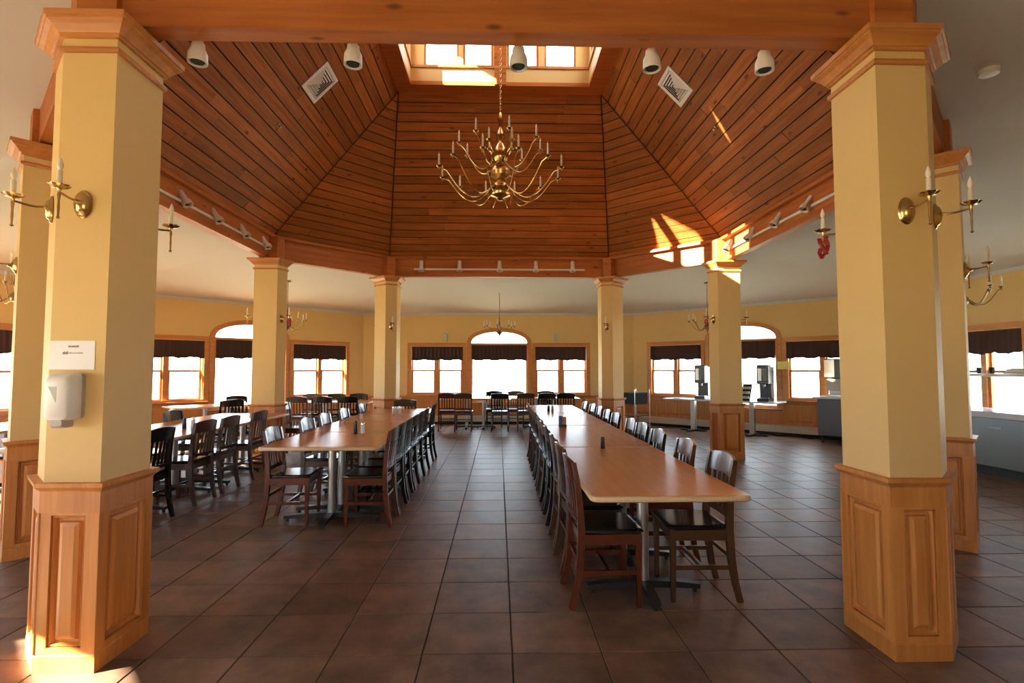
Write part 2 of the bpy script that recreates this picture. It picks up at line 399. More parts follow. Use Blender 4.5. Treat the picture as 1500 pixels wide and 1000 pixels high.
# ------------------------------------------------------------------ ring beams
Z_B0, Z_B1 = 3.218, 3.60
bo = octo(-0.085); bi = octo(-0.205)
for i in range(8):
    j = (i + 1) % 8
    p = [Vector((*bo[i], 0)), Vector((*bo[j], 0)), Vector((*bi[j], 0)), Vector((*bi[i], 0))]
    mid = (p[0] + p[1]) / 2; t = (p[1] - p[0]).normalized(); nn = Vector((NORMALS[i][0], NORMALS[i][1], 0))
    mt = Matrix(((t.x, nn.x, 0, mid.x), (t.y, nn.y, 0, mid.y + CY), (0, 0, 1, 0), (0, 0, 0, 1)))
    inv = mt.inverted()
    loc = [(inv @ Vector((q.x, q.y + CY, 0))) for q in p]
    R = [[(q.x, q.y, z) for q in loc] for z in (Z_B0, Z_B1)]
    bm_ = MB().rings(R).build('beam', 'beam', mtx=mt)
    tag(bm_, 'heavy reddish timber ring beam over the %s side of the octagon' % SIDES[i].replace('_', ' '), 'beam', 'ring beams'); bm_['kind'] = 'structure'
    L = loc[2].x
    MB().box(-L + .02, L - .02, -0.19, -0.1201, Z_B1 - .045, Z_B1 + .0).build('ledge', 'beam', bm_)

# ------------------------------------------------------------------ boarded vault
VE, VS_, VT = 3.715, 5.85, 1.591
Z_V0, Z_V1 = 3.59, 5.757
va = VS_ - VE
def oct8(E, a): return [(-a, -E), (a, -E), (E, -a), (E, a), (a, E), (-a, E), (-E, a), (-E, -a)]
low = oct8(VE, va); top = oct8(VT, VT)
shell = MB()
shell.v = [(x * 1.012, y * 1.012 + CY, Z_V0 + .02) for x, y in low] + [(x, y + CY, Z_V1 + .045) for x, y in top] + \
          [(x * 1.05, y * 1.05 + CY, Z_V0 + .02) for x, y in low] + [(x * 1.1, y * 1.1 + CY, Z_V1 + .17) for x, y in top]
for i in range(8):
    j = (i + 1) % 8
    shell.f += [(i, 8 + i, 8 + j, j), (16 + i, 16 + j, 24 + j, 24 + i), (i, j, 16 + j, 16 + i), (8 + i, 24 + i, 24 + j, 8 + j)]
vault = shell.build('ceiling_vault', 'groove'); tag(vault, kind='structure')
NB = 20
for i in range(8):
    j = (i + 1) % 8
    L0, L1 = Vector((*low[i], Z_V0)), Vector((*low[j], Z_V0)); T0, T1 = Vector((*top[i], Z_V1)), Vector((*top[j], Z_V1))
    xa = (L1 - L0).normalized()
    mL = (L0 + L1) / 2; mT = (T0 + T1) / 2
    ya = (mT - mL).normalized(); za = xa.cross(ya)          # za points away from the room (up and out)
    if za.z < 0: za = -za
    slope = (mT - mL).length
    hL = (L1 - L0).length / 2; hT = (T1 - T0).length / 2
    base = Matrix(((xa.x, ya.x, za.x, mL.x), (xa.y, ya.y, za.y, mL.y + CY), (xa.z, ya.z, za.z, mL.z), (0, 0, 0, 1)))
    gap = 0.014
    for k in range(NB):
        y0 = slope * k / NB; y1 = slope * (k + 1) / NB - gap
        h0 = hL + (hT - hL) * y0 / slope - .004; h1 = hL + (hT - hL) * y1 / slope - .004
        if h1 < .01: h1 = .005
        cuts = []
        if h1 > 1.0:
            cuts = [random.uniform(-.75, .75) * h1] if random.random() < .55 else [random.uniform(-.8, -.15) * h1, random.uniform(.15, .8) * h1]
        xs = [None] + cuts + [None]
        for q in range(len(xs) - 1):
            a0, a1 = (-h0, -h1) if xs[q] is None else (xs[q] + .001, xs[q] + .001)
            b0, b1 = (h0, h1) if xs[q + 1] is None else (xs[q + 1] - .001, xs[q + 1] - .001)
            cx = (a0 + b0) / 2; dz = random.uniform(-.002, .002)
            MB().rings([[(a0 - cx, y0 - y0, z), (b0 - cx, 0, z), (b1 - cx, y1 - y0, z), (a1 - cx, y1 - y0, z)] for z in (dz, dz + .016)]).build(
                'plank', 'plank', vault, mtx=base @ Matrix.Translation((cx, y0, 0)))
# hip boards where faces meet
for i in range(8):
    a = Vector((low[i][0] * .995, low[i][1] * .995 + CY, Z_V0 - .012)); b = Vector((top[i][0] * .995, top[i][1] * .995 + CY, Z_V1 - .012))
    MB().tube([a, b], 0.006, 4).build('hip_strip', 'groove', vault)

# ------------------------------------------------------------------ cupola
CE = 1.359; Z_S, Z_H, Z_R = 6.052, 6.72, 6.92
fr = MB()
def sq(e, z): return [(-e, -e + CY, z), (e, -e + CY, z), (e, e + CY, z), (-e, e + CY, z)]
k = MB(); k.v = sq(VT + .03, Z_V1 - .01) + sq(CE, Z_V1 - .01) + sq(VT + .03, Z_V1 + .05) + sq(CE, Z_V1 + .05)
for i in range(4):
    j = (i + 1) % 4
    k.f += [(i, 4 + i, 4 + j, j), (8 + i, 8 + j, 12 + j, 12 + i), (i, j, 8 + j, 8 + i), (4 + i, 12 + i, 12 + j, 4 + j)]
tag(k.build('trim_1', 'beam'), kind='structure')
for i, (nx, ny) in enumerate(((0, -1), (1, 0), (0, 1), (-1, 0))):
    mtx = frame_mtx((nx, ny), CE)
    nm = ['front', 'right', 'back', 'left'][i]
    Z_S0, Z_H0 = (Z_S, Z_H) if i else (6.33, 6.55)  # unseen front wall cut to one slit, shaped for the vault's sun streak
    mb = MB(); mb.box(-CE - .1, CE + .1, 0, .1, Z_V1 + .05, Z_S0); mb.box(-CE - .1, CE + .1, 0, .1, Z_H0, Z_R)
    XS = [(-1.16, -.635), (-.565, -.11), (.11, .585), (.68, 1.16)] if i else [(.14, .5)]
    e = [-CE - .1] + [v for p in XS for v in p] + [CE + .1]
    for q in range(0, len(e), 2): mb.box(e[q], e[q + 1], 0, .1, Z_S0, Z_H0)
    cw = mb.build('wall_cupola_' + nm, 'yellow', mtx=mtx); tag(cw, kind='structure')
    MB().bbox(-CE, CE, -.03, 0, Z_S - .045, Z_S - .005, .005).build('ledge', 'trimwood', cw)
    MB().box(-.09, .09, -.025, 0, Z_V1, Z_R).build('post', 'beam', cw)
    for a, b in XS:
        wn += 1
        c = MB(); rect_frame(c, a, b, Z_S0, Z_H0, .03, .02, .08); win = c.build('window_%d' % wn, 'trimwood', mtx=mtx); tag(win, kind='structure')
        MB().box(a + .025, b - .025, .05, .056, Z_S0 + .025, Z_H0 - .025).build('pane', 'glass', win)
cr = MB().box(-CE - .3, CE + .3, CY - CE - .3, CY + CE + .3, Z_R, Z_R + .1).build('ceiling_cupola', 'plank'); tag(cr, kind='structure')

# ------------------------------------------------------------------ columns
COLNAMES = ['near left', 'near right', 'second right', 'third right', 'far right', 'far left', 'third left', 'second left']
W_, D_ = 0.266, 0.367
def off_poly(P, d):
    n = len(P); out = []
    for i in range(n):
        a, b, c = Vector(P[i - 1]), Vector(P[i]), Vector(P[(i + 1) % n])
        e1 = (b - a).normalized(); e2 = (c - b).normalized()
        n1 = Vector((e1.y, -e1.x)); n2 = Vector((e2.y, -e2.x))
        out.append(tuple(b + (n1 + n2) * (d / (1 + n1.dot(n2)))))
    return out
V8 = octa(E_IN, S_IN)
COLPOLY = []; COLFACES = []
for i in range(8):
    v0 = Vector(V8[i]); e_next = (Vector(V8[(i + 1) % 8]) - v0).normalized(); e_prev = (Vector(V8[i - 1]) - v0).normalized()
    n_next = -Vector(NORMALS[i]); n_prev = -Vector(NORMALS[i - 1])
    V1 = v0 + e_next * W_; V2 = V1 + n_next * D_; V4 = v0 + e_prev * W_; V3 = V4 + n_prev * D_
    P = [v0, V1, V2, V3, V4]; cen = sum(P, Vector((0, 0))) / 5
    COLPOLY.append(([tuple(p - cen) for p in P], cen))
def loft(P, prof): return MB().rings([[(x, y, z) for x, y in off_poly(P, d)] for d, z in prof])
for i in range(8):
    P, cen = COLPOLY[i]
    t = thing('column', 'yellow column on a panelled oak pedestal, %s of the ring' % COLNAMES[i], 'column', Matrix.Translation((cen.x, cen.y + CY, 0)), 'ring of columns')
    loft(P, [(0, .86), (0, 3.10)]).build('shaft', 'yellow', t)
    loft(P, [(0, 3.018), (.014, 3.019), (.018, 3.032), (.014, 3.045), (0, 3.046)]).build('necking', 'trimwood', t)
    loft(P, [(.0, 3.092), (.016, 3.093), (.017, 3.108), (.026, 3.11), (.03, 3.116), (.052, 3.142), (.072, 3.156), (.074, 3.164), (.084, 3.166), (.086, 3.192), (.0, 3.192)]).build('capital', 'trimwood', t)
    loft(P, [(-.045, 3.192), (-.045, 3.56)]).build('post_block', 'beam', t)
    loft(P, [(-.014, 0), (-.014, .87)]).build('pedestal', 'oak', t)
    loft(P, [(.014, .745), (.014, .842), (.018, .85), (.036, .868), (.038, .888), (0, .888)]).build('pedestal_cap', 'oak', t)
    loft(P, [(.016, 0), (.016, .08), (.012, .088), (0, .088)]).build('plinth', 'oak', t)
    Q = off_poly(P, .0)
    for f in range(5):
        a = Vector(Q[f]); b = Vector(Q[(f + 1) % 5]); ex = (b - a).normalized(); no = Vector((ex.y, -ex.x)); L = (b - a).length
        mt = Matrix(((ex.x, no.x * 1, 0, a.x), (ex.y, no.y, 0, a.y), (0, 0, 1, 0), (0, 0, 0, 1)))
        st = .052; z0, z1 = .088, .745
        c = MB(); c.box(-.012, st, -.016, .014, z0, z1); c.box(L - st, L + .012, -.016, .014, z0, z1); c.box(st, L - st, -.016, .014, z0, z0 + .03); c.box(st, L - st, -.016, .014, z1 - .012, z1)
        c.build('panel_frame', 'oak', t, mtx=mt)
        x0, x1, y0, y1 = st + .004, L - st - .004, z0 + .034, z1 - .016
        def rr(i_, d_): return [(x0 + i_, d_, y0 + i_), (x1 - i_, d_, y0 + i_), (x1 - i_, d_, y1 - i_), (x0 + i_, d_, y1 - i_)]
        MB().rings([rr(0, -.015), rr(0, .004), rr(.006, .007), rr(.014, -.012), rr(.026, -.012), rr(.032, .003), rr(.05, .010)][::-1]).build('panel', 'oak', t, mtx=mt)

# ------------------------------------------------------------------ brass candle sconces on the columns
def make_sconce():
    t = thing('wall_sconce', 'x', 'sconce')
    R = []
    for r, y in ((.052, 0), (.056, .004), (.05, .012), (.045, .011), (.035, .024), (.02, .032), (.006, .035)):
        R.append([(r * .82 * math.cos(a * PI / 10), y, r * 1.28 * math.sin(a * PI / 10)) for a in range(20)])
    MB().rings([r[::-1] for r in R]).build('back_plate', 'brass', t, smooth=True)
    MB().tube([(0, .03, .01), (0, .06, .004), (0, .09, .004), (0, .125, .01), (0, .15, .014)], .0055, 8).build('arm', 'brass', t, smooth=True)
    MB().lathe([(.002, -.115), (.009, -.11), (.004, -.1), (.006, -.06), (.005, -.03), (.008, .0), (.006, .015), (.012, .03), (.005, .034)], 10, (0, .15, 0)).build('stem', 'brass', t, smooth=True)
    R = []
    for r, z in ((.006, .028), (.03, .034), (.042, .046), (.03, .041), (.012, .04)):
        R.append([(r * (1 + .12 * math.cos(8 * a * PI / 16)) * math.cos(a * PI / 16), .15 + r * (1 + .12 * math.cos(8 * a * PI / 16)) * math.sin(a * PI / 16), z) for a in range(32)])
    MB().rings(R).build('drip_pan', 'brass', t, smooth=True)
    MB().lathe([(.0115, .04), (.0115, .115), (.006, .117)], 10, (0, .15, 0)).build('candle', 'candle', t, smooth=True)
    MB().lathe([(.005, .116), (.012, .13), (.0135, .142), (.009, .16), (.002, .178)], 10, (0, .15, 0)).build('flame_bulb', 'bulb', t, smooth=True)
    return t
sconce0 = make_sconce(); used = False
Z_SC = 2.245
for i in range(8):
    P, cen = COLPOLY[i]
    # faces: 0 outer next side, 4 outer previous side, 2 inner
    for f, nm in ((0, 'one outer face'), (4, 'the other outer face'), (2, 'the inner face')):
        a = Vector(P[f]); b = Vector(P[(f + 1) % 5]); ex = (b - a).normalized(); no = Vector((ex.y, -ex.x)); m = (a + b) / 2 + cen
        if f == 0 and i == 0: m = m + ex * .0
        s = sconce0 if not used else copy_tree(sconce0); used = True
        y_ax = no; x_ax = Vector((no.y, -no.x))
        s.matrix_local = Matrix(((x_ax.x, y_ax.x, 0, m.x + no.x * .001), (x_ax.y, y_ax.y, 0, m.y + CY + no.y * .001), (0, 0, 1, Z_SC), (0, 0, 0, 1)))
        desc = {0: 'the outer face nearer clockwise', 4: 'the outer face', 2: 'the inner face'}[f]
        if i == 0: desc = {0: 'the front face', 4: 'the outer left face', 2: 'the inner face'}[f]
        elif i == 1: desc = {4: 'the front face', 0: 'the outer right face', 2: 'the inner face'}[f]
        else:
            nmx = SIDES[i] if f == 0 else SIDES[i - 1]
            desc = 'the inner face' if f == 2 else 'the %s aisle face' % nmx.replace('_', ' ')
        s['label'] = 'brass candle sconce on %s of the %s column' % (desc, COLNAMES[i]); s['category'] = 'sconce'; s['group'] = 'brass column sconces'
        if f == 2 and i in (1, 3, 6):
            rb = MB()
            for q in range(10):
                an = q * 2.4; z = -.01 - .012 * q
                rb.box(-.012, .012, -.004, .004, -.02, .02, Matrix.Translation((.02 * math.cos(an), .15 + .02 * math.sin(an), z)) @ Matrix.Rotation(an, 4, 'Z') @ Matrix.Rotation(.6, 4, 'X'))
            rb.build('ribbon', 'red', s)

# ------------------------------------------------------------------ chandeliers
def arm_path(r, drop, rise, n=16):
    """S curve from the hub, dipping, out to radius r"""
    P = []
    for k in range(n + 1):
        u = k / n
        P.append((0.05 + (r - .05) * u, 0, -drop * math.sin(PI * min(1, u * 1.15)) + rise * max(0, u) ** 3))
    return P
def add_arm(t, ang, r, z0, drop, rise, cand, rad=.008, mat='brass', pan=.035, flame=True, meshes={}):
    key = (r, drop, rise, cand, mat)
    if key not in meshes:
        P = arm_path(r, drop, rise); e = P[-1]
        am = MB().tube(P, rad, 6).mesh('arm', mat, True)
        pm = MB().lathe([(.004, -.03), (.012, -.02), (.006, -.008), (pan * .7, .0), (pan, .014), (pan * .75, .01), (.01, .008)], 10, e).mesh('drip_pan', mat, True)
        cm = MB().lathe([(.0125, .006), (.0125, cand), (.006, cand + .003)], 8, e).mesh('candle', 'candle', True)
        bm = MB().lathe([(.005, cand), (.012, cand + .016), (.0125, cand + .028), (.002, cand + .06)], 8, e).mesh('flame_bulb', 'bulb', True)
        meshes[key] = (am, pm, cm, bm)
    mt = Matrix.Translation((0, 0, z0)) @ Matrix.Rotation(ang, 4, 'Z')
    am, pm, cm, bm = meshes[key]
    a = link('arm', am, t, mt)
    link('drip_pan', pm, a); link('candle', cm, a)
    if flame: link('flame_bulb', bm, a)
def chain_mb(z0, z1, r=.011, n=None):
    mb = MB(); pitch = .036; n = int((z1 - z0) / pitch)
    for k in range(n + 1):
        zc = z0 + (k + .5) * (z1 - z0) / (n + 1); ax = k % 2
        P = []
        for q in range(9):
            a = 2 * PI * q / 8; u, v = r * math.cos(a), .024 * math.sin(a)
            P.append((u, 0, zc + v) if ax else (0, u, zc + v))
        mb.tube(P, .0035, 4)
    return mb
t = thing('chandelier', 'large brass candle chandelier with tiers of arms hanging from the cupola on a chain', 'chandelier', Matrix.Translation((0, CY, 0)))
MB().lathe([(.002, 3.53), (.03, 3.535), (.045, 3.55), (.03, 3.56), (.06, 3.575), (.12, 3.595), (.14, 3.64), (.125, 3.71), (.07, 3.76), (.06, 3.80), (.125, 3.84), (.14, 3.89), (.11, 3.94), (.06, 3.97),
            (.055, 4.0), (.10, 4.06), (.11, 4.12), (.065, 4.2), (.035, 4.26), (.06, 4.32), (.055, 4.38), (.025, 4.44), (.022, 4.5), (.035, 4.55), (.02, 4.62), (.012, 4.66)], 20).build('hub', 'brass', t, smooth=True)
for k in range(12): add_arm(t, 2 * PI * (k + .5) / 12, .77, 3.78, .235, .10, .115, .006)
for k in range(8): add_arm(t, 2 * PI * (k + .25) / 8, .52, 4.04, .13, .17, .115, .006)
for k in range(4): add_arm(t, 2 * PI * (k + .5) / 4, .20, 4.16, .05, .08, .11, .006)
chain_mb(4.66, Z_R - .02).build('chain', 'brass', t)
MB().lathe([(.07, Z_R - .03), (.075, Z_R - .01), (.07, Z_R)], 16).build('canopy', 'brass', t)
def make_small():
    t = thing('aisle_chandelier', 'x', 'chandelier')
    MB().lathe([(.002, 2.19), (.014, 2.2), (.018, 2.215), (.008, 2.23), (.05, 2.26), (.065, 2.30), (.045, 2.345), (.015, 2.37), (.02, 2.42), (.035, 2.46), (.022, 2.52), (.01, 2.58), (.016, 2.62), (.005, 2.66)], 14).build('hub', 'oldbrass', t, smooth=True)
    for k in range(8): add_arm(t, 2 * PI * (k + .3) / 8, .36, 2.31, .085, .12, .085, .006, 'oldbrass', .03)
    chain_mb(2.66, 3.20, .008).build('chain', 'oldbrass', t)
    MB().lathe([(.05, 3.195), (.055, 3.21), (.05, 3.235)], 14).build('canopy', 'oldbrass', t)
    return t
sm = make_small(); first = True
for i, side in enumerate(SIDES):
    n = NORMALS[i]; r = 6.05 if i % 2 else 5.85
    if i in (0, 1, 7): continue                      # out of the picture
    c = sm if first else copy_tree(sm); first = False
    c.matrix_local = TR(n[0] * r, n[1] * r + CY, -.0, .3 * i)
    c['label'] = 'small aged brass candle chandelier hanging in the aisle before the %s' % WALLDESC[side]; c['category'] = 'chandelier'; c['group'] = 'aisle chandeliers'

# ------------------------------------------------------------------ track lights on the beams
def track(i, xs, lab, tilt=0.5, down=0.0, straight=False):
    mid_d = (S_IN - .205 * math.sqrt(2)) / math.sqrt(2) if i % 2 else E_IN - .205
    n = NORMALS[i]; mtx = frame_mtx(n, mid_d)
    L = max(abs(min(xs)), abs(max(xs))) + .15
    zt = 3.36 - down
    t = thing('track_light', lab, 'track light', mtx, 'track lights')
    MB().box(-L, L, -.03, 0, zt - .015, zt + .015).build('rail', 'whitep', t)
    for x in xs:
        h = thing('lamp_head', None, None, Matrix.Translation((x, -.05, zt)))
        h.parent = t
        rot = Matrix.Rotation(-tilt, 4, 'X')
        if straight:
            hm = MB().lathe([(.016, .03), (.022, .02), (.022, -.06), (.034, -.075), (.036, -.10), (.05, -.13), (.052, -.185), (.046, -.185), (.04, -.15)], 12)
        else:
            hm = MB(); hm.lathe([(.024, .16), (.036, .15), (.038, .03), (.055, .0), (.06, -.045), (.052, -.045), (.042, .0)], 12)
            hm.v = [tuple(rot @ Vector(v)) for v in hm.v]
        hb = link('lamp_head', hm.mesh('lamp_head', 'whitep', True), t, Matrix.Translation((x, -.07, zt)))
        bpy.data.objects.remove(h)
        MB().box(-.012, .012, .0, .05, -.03, .03).build('bracket', 'whitep', hb)
        MB().lathe([(.035, -.005), (.036, -.0), (.035, .004)], 10, (0, 0, -.175 if straight else -.03)).build('lens', 'black_gap', hb)
track(4, [-1.5, -.77, 0.0, .70, 1.41], 'white track light with five heads on the far beam', .1)
track(6, [-1.85, -1.1, -.4, .3, 1.05, 1.75], 'white track light with tilted heads on the left beam', .6)
track(2, [-1.75, -1.05, -.3, .4, 1.1, 1.85], 'white track light with tilted heads on the right beam', .6)
track(0, [1.70, .84, -.09, -.85, -1.50], 'white track light with hanging heads behind the near beam', 0, .04, True)

# ------------------------------------------------------------------ vents and sprinklers on the vault
def on_vault(side, u, s):
    """point on main vault face: u along the side, s up the slope 0..1"""
    n = Vector((*NORMALS[side], 0)); tt = Vector((n.y, -n.x, 0))
    d = VE + (VT - VE) * s; z = Z_V0 + (Z_V1 - Z_V0) * s
    up = (n * (VT - VE) + Vector((0, 0, Z_V1 - Z_V0))).normalized()
    nrm = tt.cross(up); nrm = nrm if nrm.z < 0 else -nrm
    p = n * d + tt * u + Vector((0, CY, z))
    xa = up.cross(nrm)
    return Matrix(((xa.x, up.x, nrm.x, p.x), (xa.y, up.y, nrm.y, p.y), (xa.z, up.z, nrm.z, p.z), (0, 0, 0, 1)))
for side, u, s, lab in ((6, .072, .675, 'white square air vent on the left slope of the boarded vault'), (2, -.099, .686, 'white square air vent on the right slope of the boarded vault')):
    t = thing('air_vent', lab, 'vent', on_vault(side, u, s), 'vault air vents')
    def r4(e, z): return [(-e, -e, z), (e, -e, z), (e, e, z), (-e, e, z)]
    MB().rings([r4(.22, .002), r4(.22, .012), r4(.195, .018), r4(.175, .016), r4(.165, .004)], cap=False).build('frame', 'whitep', t)
    MB().box(-.17, .17, -.17, .17, .002, .005).build('duct', 'black_gap', t)
    for e in (.165, .13, .095, .06, .03):
        MB().rings([r4(e, .005), r4(e - .022, .022), r4(e - .026, .020), r4(e - .006, .004)], cap=False).build('louvre', 'whitep', t)
for side, u, s, lab in ((6, .10, .426, 'small brass sprinkler head on the left vault slope'), (2, -.10, .44, 'small brass sprinkler head on the right vault slope')):
    t = thing('sprinkler', lab, 'sprinkler', on_vault(side, u, s), 'vault sprinklers')
    MB().lathe([(.03, .002), (.03, .008), (.012, .012)], 12).build('escutcheon', 'oldbrass', t)
    MB().lathe([(.008, .01), (.008, .04), (.018, .042), (.018, .046)], 10).build('deflector', 'oldbrass', t)
zc = lambda d: Z_CEIL - sl * (d - E_IN + .085)
t = thing('smoke_detector', 'round pale smoke detector on the white ceiling beyond the near right column', 'smoke detector', Matrix.Translation((3.27, 3.40, 3.452)))
MB().lathe([(.03, -.05), (.055, -.045), (.06, -.02), (.062, .01)], 16).build('housing', 'whitep', t, smooth=True)
MB().lathe([(.064, -.012), (.068, -.008), (.068, .012)], 16).build('base_ring', 'greyp', t)

# ------------------------------------------------------------------ chairs
def make_chair(kind, name='dining_chair'):
    wd = {'dark': 'darkchair', 'brown': 'brownchair', 'red': 'redchair'}[kind]
    t = thing(name, 'x', 'chair')
    # seat, slightly dished, narrower at the back
    def seat_ring(i, z): return [(-.185 + i, -.165 + i, z), (.185 - i, -.165 + i, z), (.205 - i, .0, z), (.21 - i, .16, z), (.185 - i, .215 - i, z), (-.185 + i, .215 - i, z), (-.21 + i, .16, z), (-.205 + i, .0, z)]
    MB().rings([seat_ring(.012, .437), seat_ring(0, .445), seat_ring(0, .458), seat_ring(.02, .466)]).build('seat', 'seatdark', t)
    for s in (-1, 1):
        x = .19 * s
        path = [(x, -.225, 0), (x, -.195, .12), (x, -.175, .26), (x, -.165, .44), (x, -.172, .60), (x, -.188, .75), (x, -.208, .865)]
        MB().bar(path, [.0145, .016, .017, .018, .017, .016, .015], [.017, .019, .021, .022, .019, .016, .013]).build('rear_leg', wd, t)
        MB().bar([(.18 * s, .185, 0), (.18 * s, .185, .2), (.18 * s, .185, .437)], [.0125, .015, .019], [.0125, .015, .019]).build('front_leg', wd, t)
        MB().box(x - .012 - .003 * s, x + .012 - .003 * s, -.15, .17, .375, .437).build('seat_rail', wd, t)
        MB().box(.183 * s - .009, .183 * s + .009, -.175, .175, .195, .222).build('stretcher', wd, t)
    MB().box(-.165, .165, .172, .196, .378, .437).build('seat_rail', wd, t)
    MB().box(-.175, .175, -.172, -.150, .378, .437).build('seat_rail', wd, t)
    MB().box(-.172, .172, -.006, .012, .20, .220).build('stretcher', wd, t)
    MB().box(-.175, .175, -.186, -.168, .26, .285).build('stretcher', wd, t)
    def rail(z0, z1, crest, bow, y0, th):
        R = []
        for k in range(9):
            u = k / 4 - 1; x = .192 * u; y = y0 - bow * (1 - u * u)
            zt = z1 + crest * (1 - u * u); dy = -.0
            R.append([(x, y - th, z0), (x, y + th, z0), (x, y + th - .022, zt), (x, y - th - .022, zt)])
        return MB().rings(R)
    rail(.755, .865, .022, .026, -.188, .009).build('top_rail', wd, t)
    rail(.500, .535, .0, .014, -.168, .009).build('lower_rail', wd, t)
    for k in range(5):
        x = (k - 2) * .058; u = x / .192; b1 = .014 * (1 - u * u); b2 = .026 * (1 - u * u)
        MB().bar([(x, -.172 - b1, .53), (x, -.182 - (b1 + b2) / 2, .65), (x, -.192 - b2, .765)], .0125, .0055).build('slat', wd, t)
    return t
CH = {k: make_chair(k) for k in ('dark', 'brown', 'red')}
CHU = {k: False for k in CH}
CW = {'dark': 'near-black', 'brown': 'walnut brown', 'red': 'reddish mahogany'}
def chair(kind, x, y, rz, label, group, z=0):
    c = CH[kind] if not CHU[kind] else copy_tree(CH[kind]); CHU[kind] = True
    c.matrix_local = TR(x, y, z, rz + random.uniform(-.03, .03))
    c['label'] = CW[kind] + ' ' + label; c['category'] = 'chair'; c['group'] = group
FL, FR, FA, FT = PI / 2, -PI / 2, 0.0, PI     # facing left, right, away from the camera, towards it

# ------------------------------------------------------------------ tables
def make_table(wx, wy, key, round_=.03, z=.75):
    t = thing('dining_table', 'x', 'table')
    def rr(i, zz, n=5):
        pts = []
        for cx, cy, a0 in ((wx / 2, wy / 2, 0), (-wx / 2, wy / 2, 90), (-wx / 2, -wy / 2, 180), (wx / 2, -wy / 2, 270)):
            sx = 1 if cx > 0 else -1; sy = 1 if cy > 0 else -1
            for q in range(n):
                a = math.radians(a0 + 90 * q / (n - 1)); r = max(.002, round_ - i)
                pts.append((cx - sx * round_ + r * math.cos(a), cy - sy * round_ + r * math.sin(a), zz))
        return pts
    MB().rings([rr(.012, z - .034), rr(.002, z - .028), rr(0, z - .016), rr(.003, z - .004), rr(.012, z - .001)]).build('edge_band', 'maple', t, smooth=True)
    MB().rings([rr(.013, z - .006), rr(.013, z)]).build('tabletop', 'laminate', t)
    along_y = wy > wx
    L = max(wx, wy)
    for s in (-1, 1):
        o = s * (L / 2 - .62 if L > 1.5 else L / 2 - .42)
        px_, py_ = (0, o) if along_y else (o, 0)
        MB().lathe([(.038, .07), (.038, z - .05)], 14, (px_, py_, 0)).build('pedestal_post', 'steel', t, smooth=True)
        MB().box(px_ - .12, px_ + .12, py_ - .12, py_ + .12, z - .048, z - .034).build('mounting_plate', 'iron', t)
        b = MB()
        hw = min(wx, wy) * .41 if along_y else .29; hl_ = .29
        for ax in (0, 1):
            for sg in (-1, 1):
                ln = hw if ax == 0 else hl_
                p0 = Vector((px_, py_, .062)); d = Vector((sg, 0, 0)) if ax == 0 else Vector((0, sg, 0))
                b.bar([p0 + d * .02, p0 + d * ln * .6 - Vector((0, 0, .008)), p0 + d * ln - Vector((0, 0, .022))], [.033, .030, .028], [.022, .019, .015], side=Vector((0, 1, 0)) if ax == 0 else Vector((1, 0, 0)))
                q = p0 + d * (ln - .025); b.lathe([(.016, 0), (.016, .035)], 8, (q.x, q.y, 0))
        b.build('base', 'iron', t)
    return t
TAB = {}
def table(wx, wy, x, y, label, group, rz=0, round_=.03):
    k = (wx, wy)
    if k not in TAB: TAB[k] = make_table(wx, wy, k, round_); t = TAB[k]
    else: t = copy_tree(TAB[k])
    t.matrix_local = TR(x, y, 0, rz); t['label'] = label; t['category'] = 'table'; t['group'] = group
    return t
# right-hand long row
RX = .915
for i in range(4):
    table(.88, 1.83, RX + .012 * i, 2.87 + 1.84 * (i + .5) , 'long wood-laminate table, %s from the camera in the right-hand row' % ORD[i], 'right-hand row of tables', round_=.05)
rk = ['brown', 'dark', 'brown', 'dark', 'red', 'dark', 'brown', 'dark', 'red', 'dark']
rk = ['brown', 'red', 'dark', 'dark', 'brown', 'dark', 'dark', 'red', 'dark', 'red']
for i, (yy, kd) in enumerate(zip((3.52, 4.2, 4.88, 5.5, 5.98, 6.75, 7.3, 7.95, 8.55, 9.15), rk)):
    chair(kd, 1.235 + random.uniform(-.01, .02) + .012 * i * .4, yy, FL, 'chair right of the right table row, %s from the camera' % ORD[i], 'chairs right of the right table row')
lk = ['red', 'brown', 'brown', 'dark', 'dark', 'brown', 'dark', 'brown', 'brown', 'brown']
for i, (yy, kd) in enumerate(zip((3.45, 4.0, 4.5, 5.15, 5.65, 6.2, 6.8, 7.4, 8.0, 8.65), lk)):
    chair(kd, .64 + .012 * i * .4, yy, FR, 'chair left of the right table row, %s from the camera' % ORD[i], 'chairs left of the right table row')
# left-hand row
LX = -1.60
for i in range(4):
    table(1.07, 1.15, LX - .01 * i, 4.75 + 1.155 * (i + .5), 'square wood-laminate table, %s from the camera in the left-hand row' % ORD[i], 'left-hand row of tables', round_=.05)
for i, (yy, kd) in enumerate(zip((5.18, 6.1, 6.75, 7.6, 8.6), ('red', 'brown', 'brown', 'brown', 'dark'))):
    chair(kd, -1.965 - .008 * i, yy, FR, 'chair left of the left table row, %s from the camera' % ORD[i], 'chairs left of the left table row')
for i, (yy, kd) in enumerate(zip((5.15, 5.62, 6.12, 6.62, 7.12, 7.65, 8.62), ('red', 'dark', 'dark', 'dark', 'dark', 'dark', 'dark'))):
    chair(kd, -1.225 - .005 * i, yy, FL, 'chair right of the left table row, %s from the camera' % ORD[i], 'chairs right of the left table row')
chair('dark', -1.72, 9.62, FT, 'slat-back chair at the far head of the left table row', 'chairs at table heads')
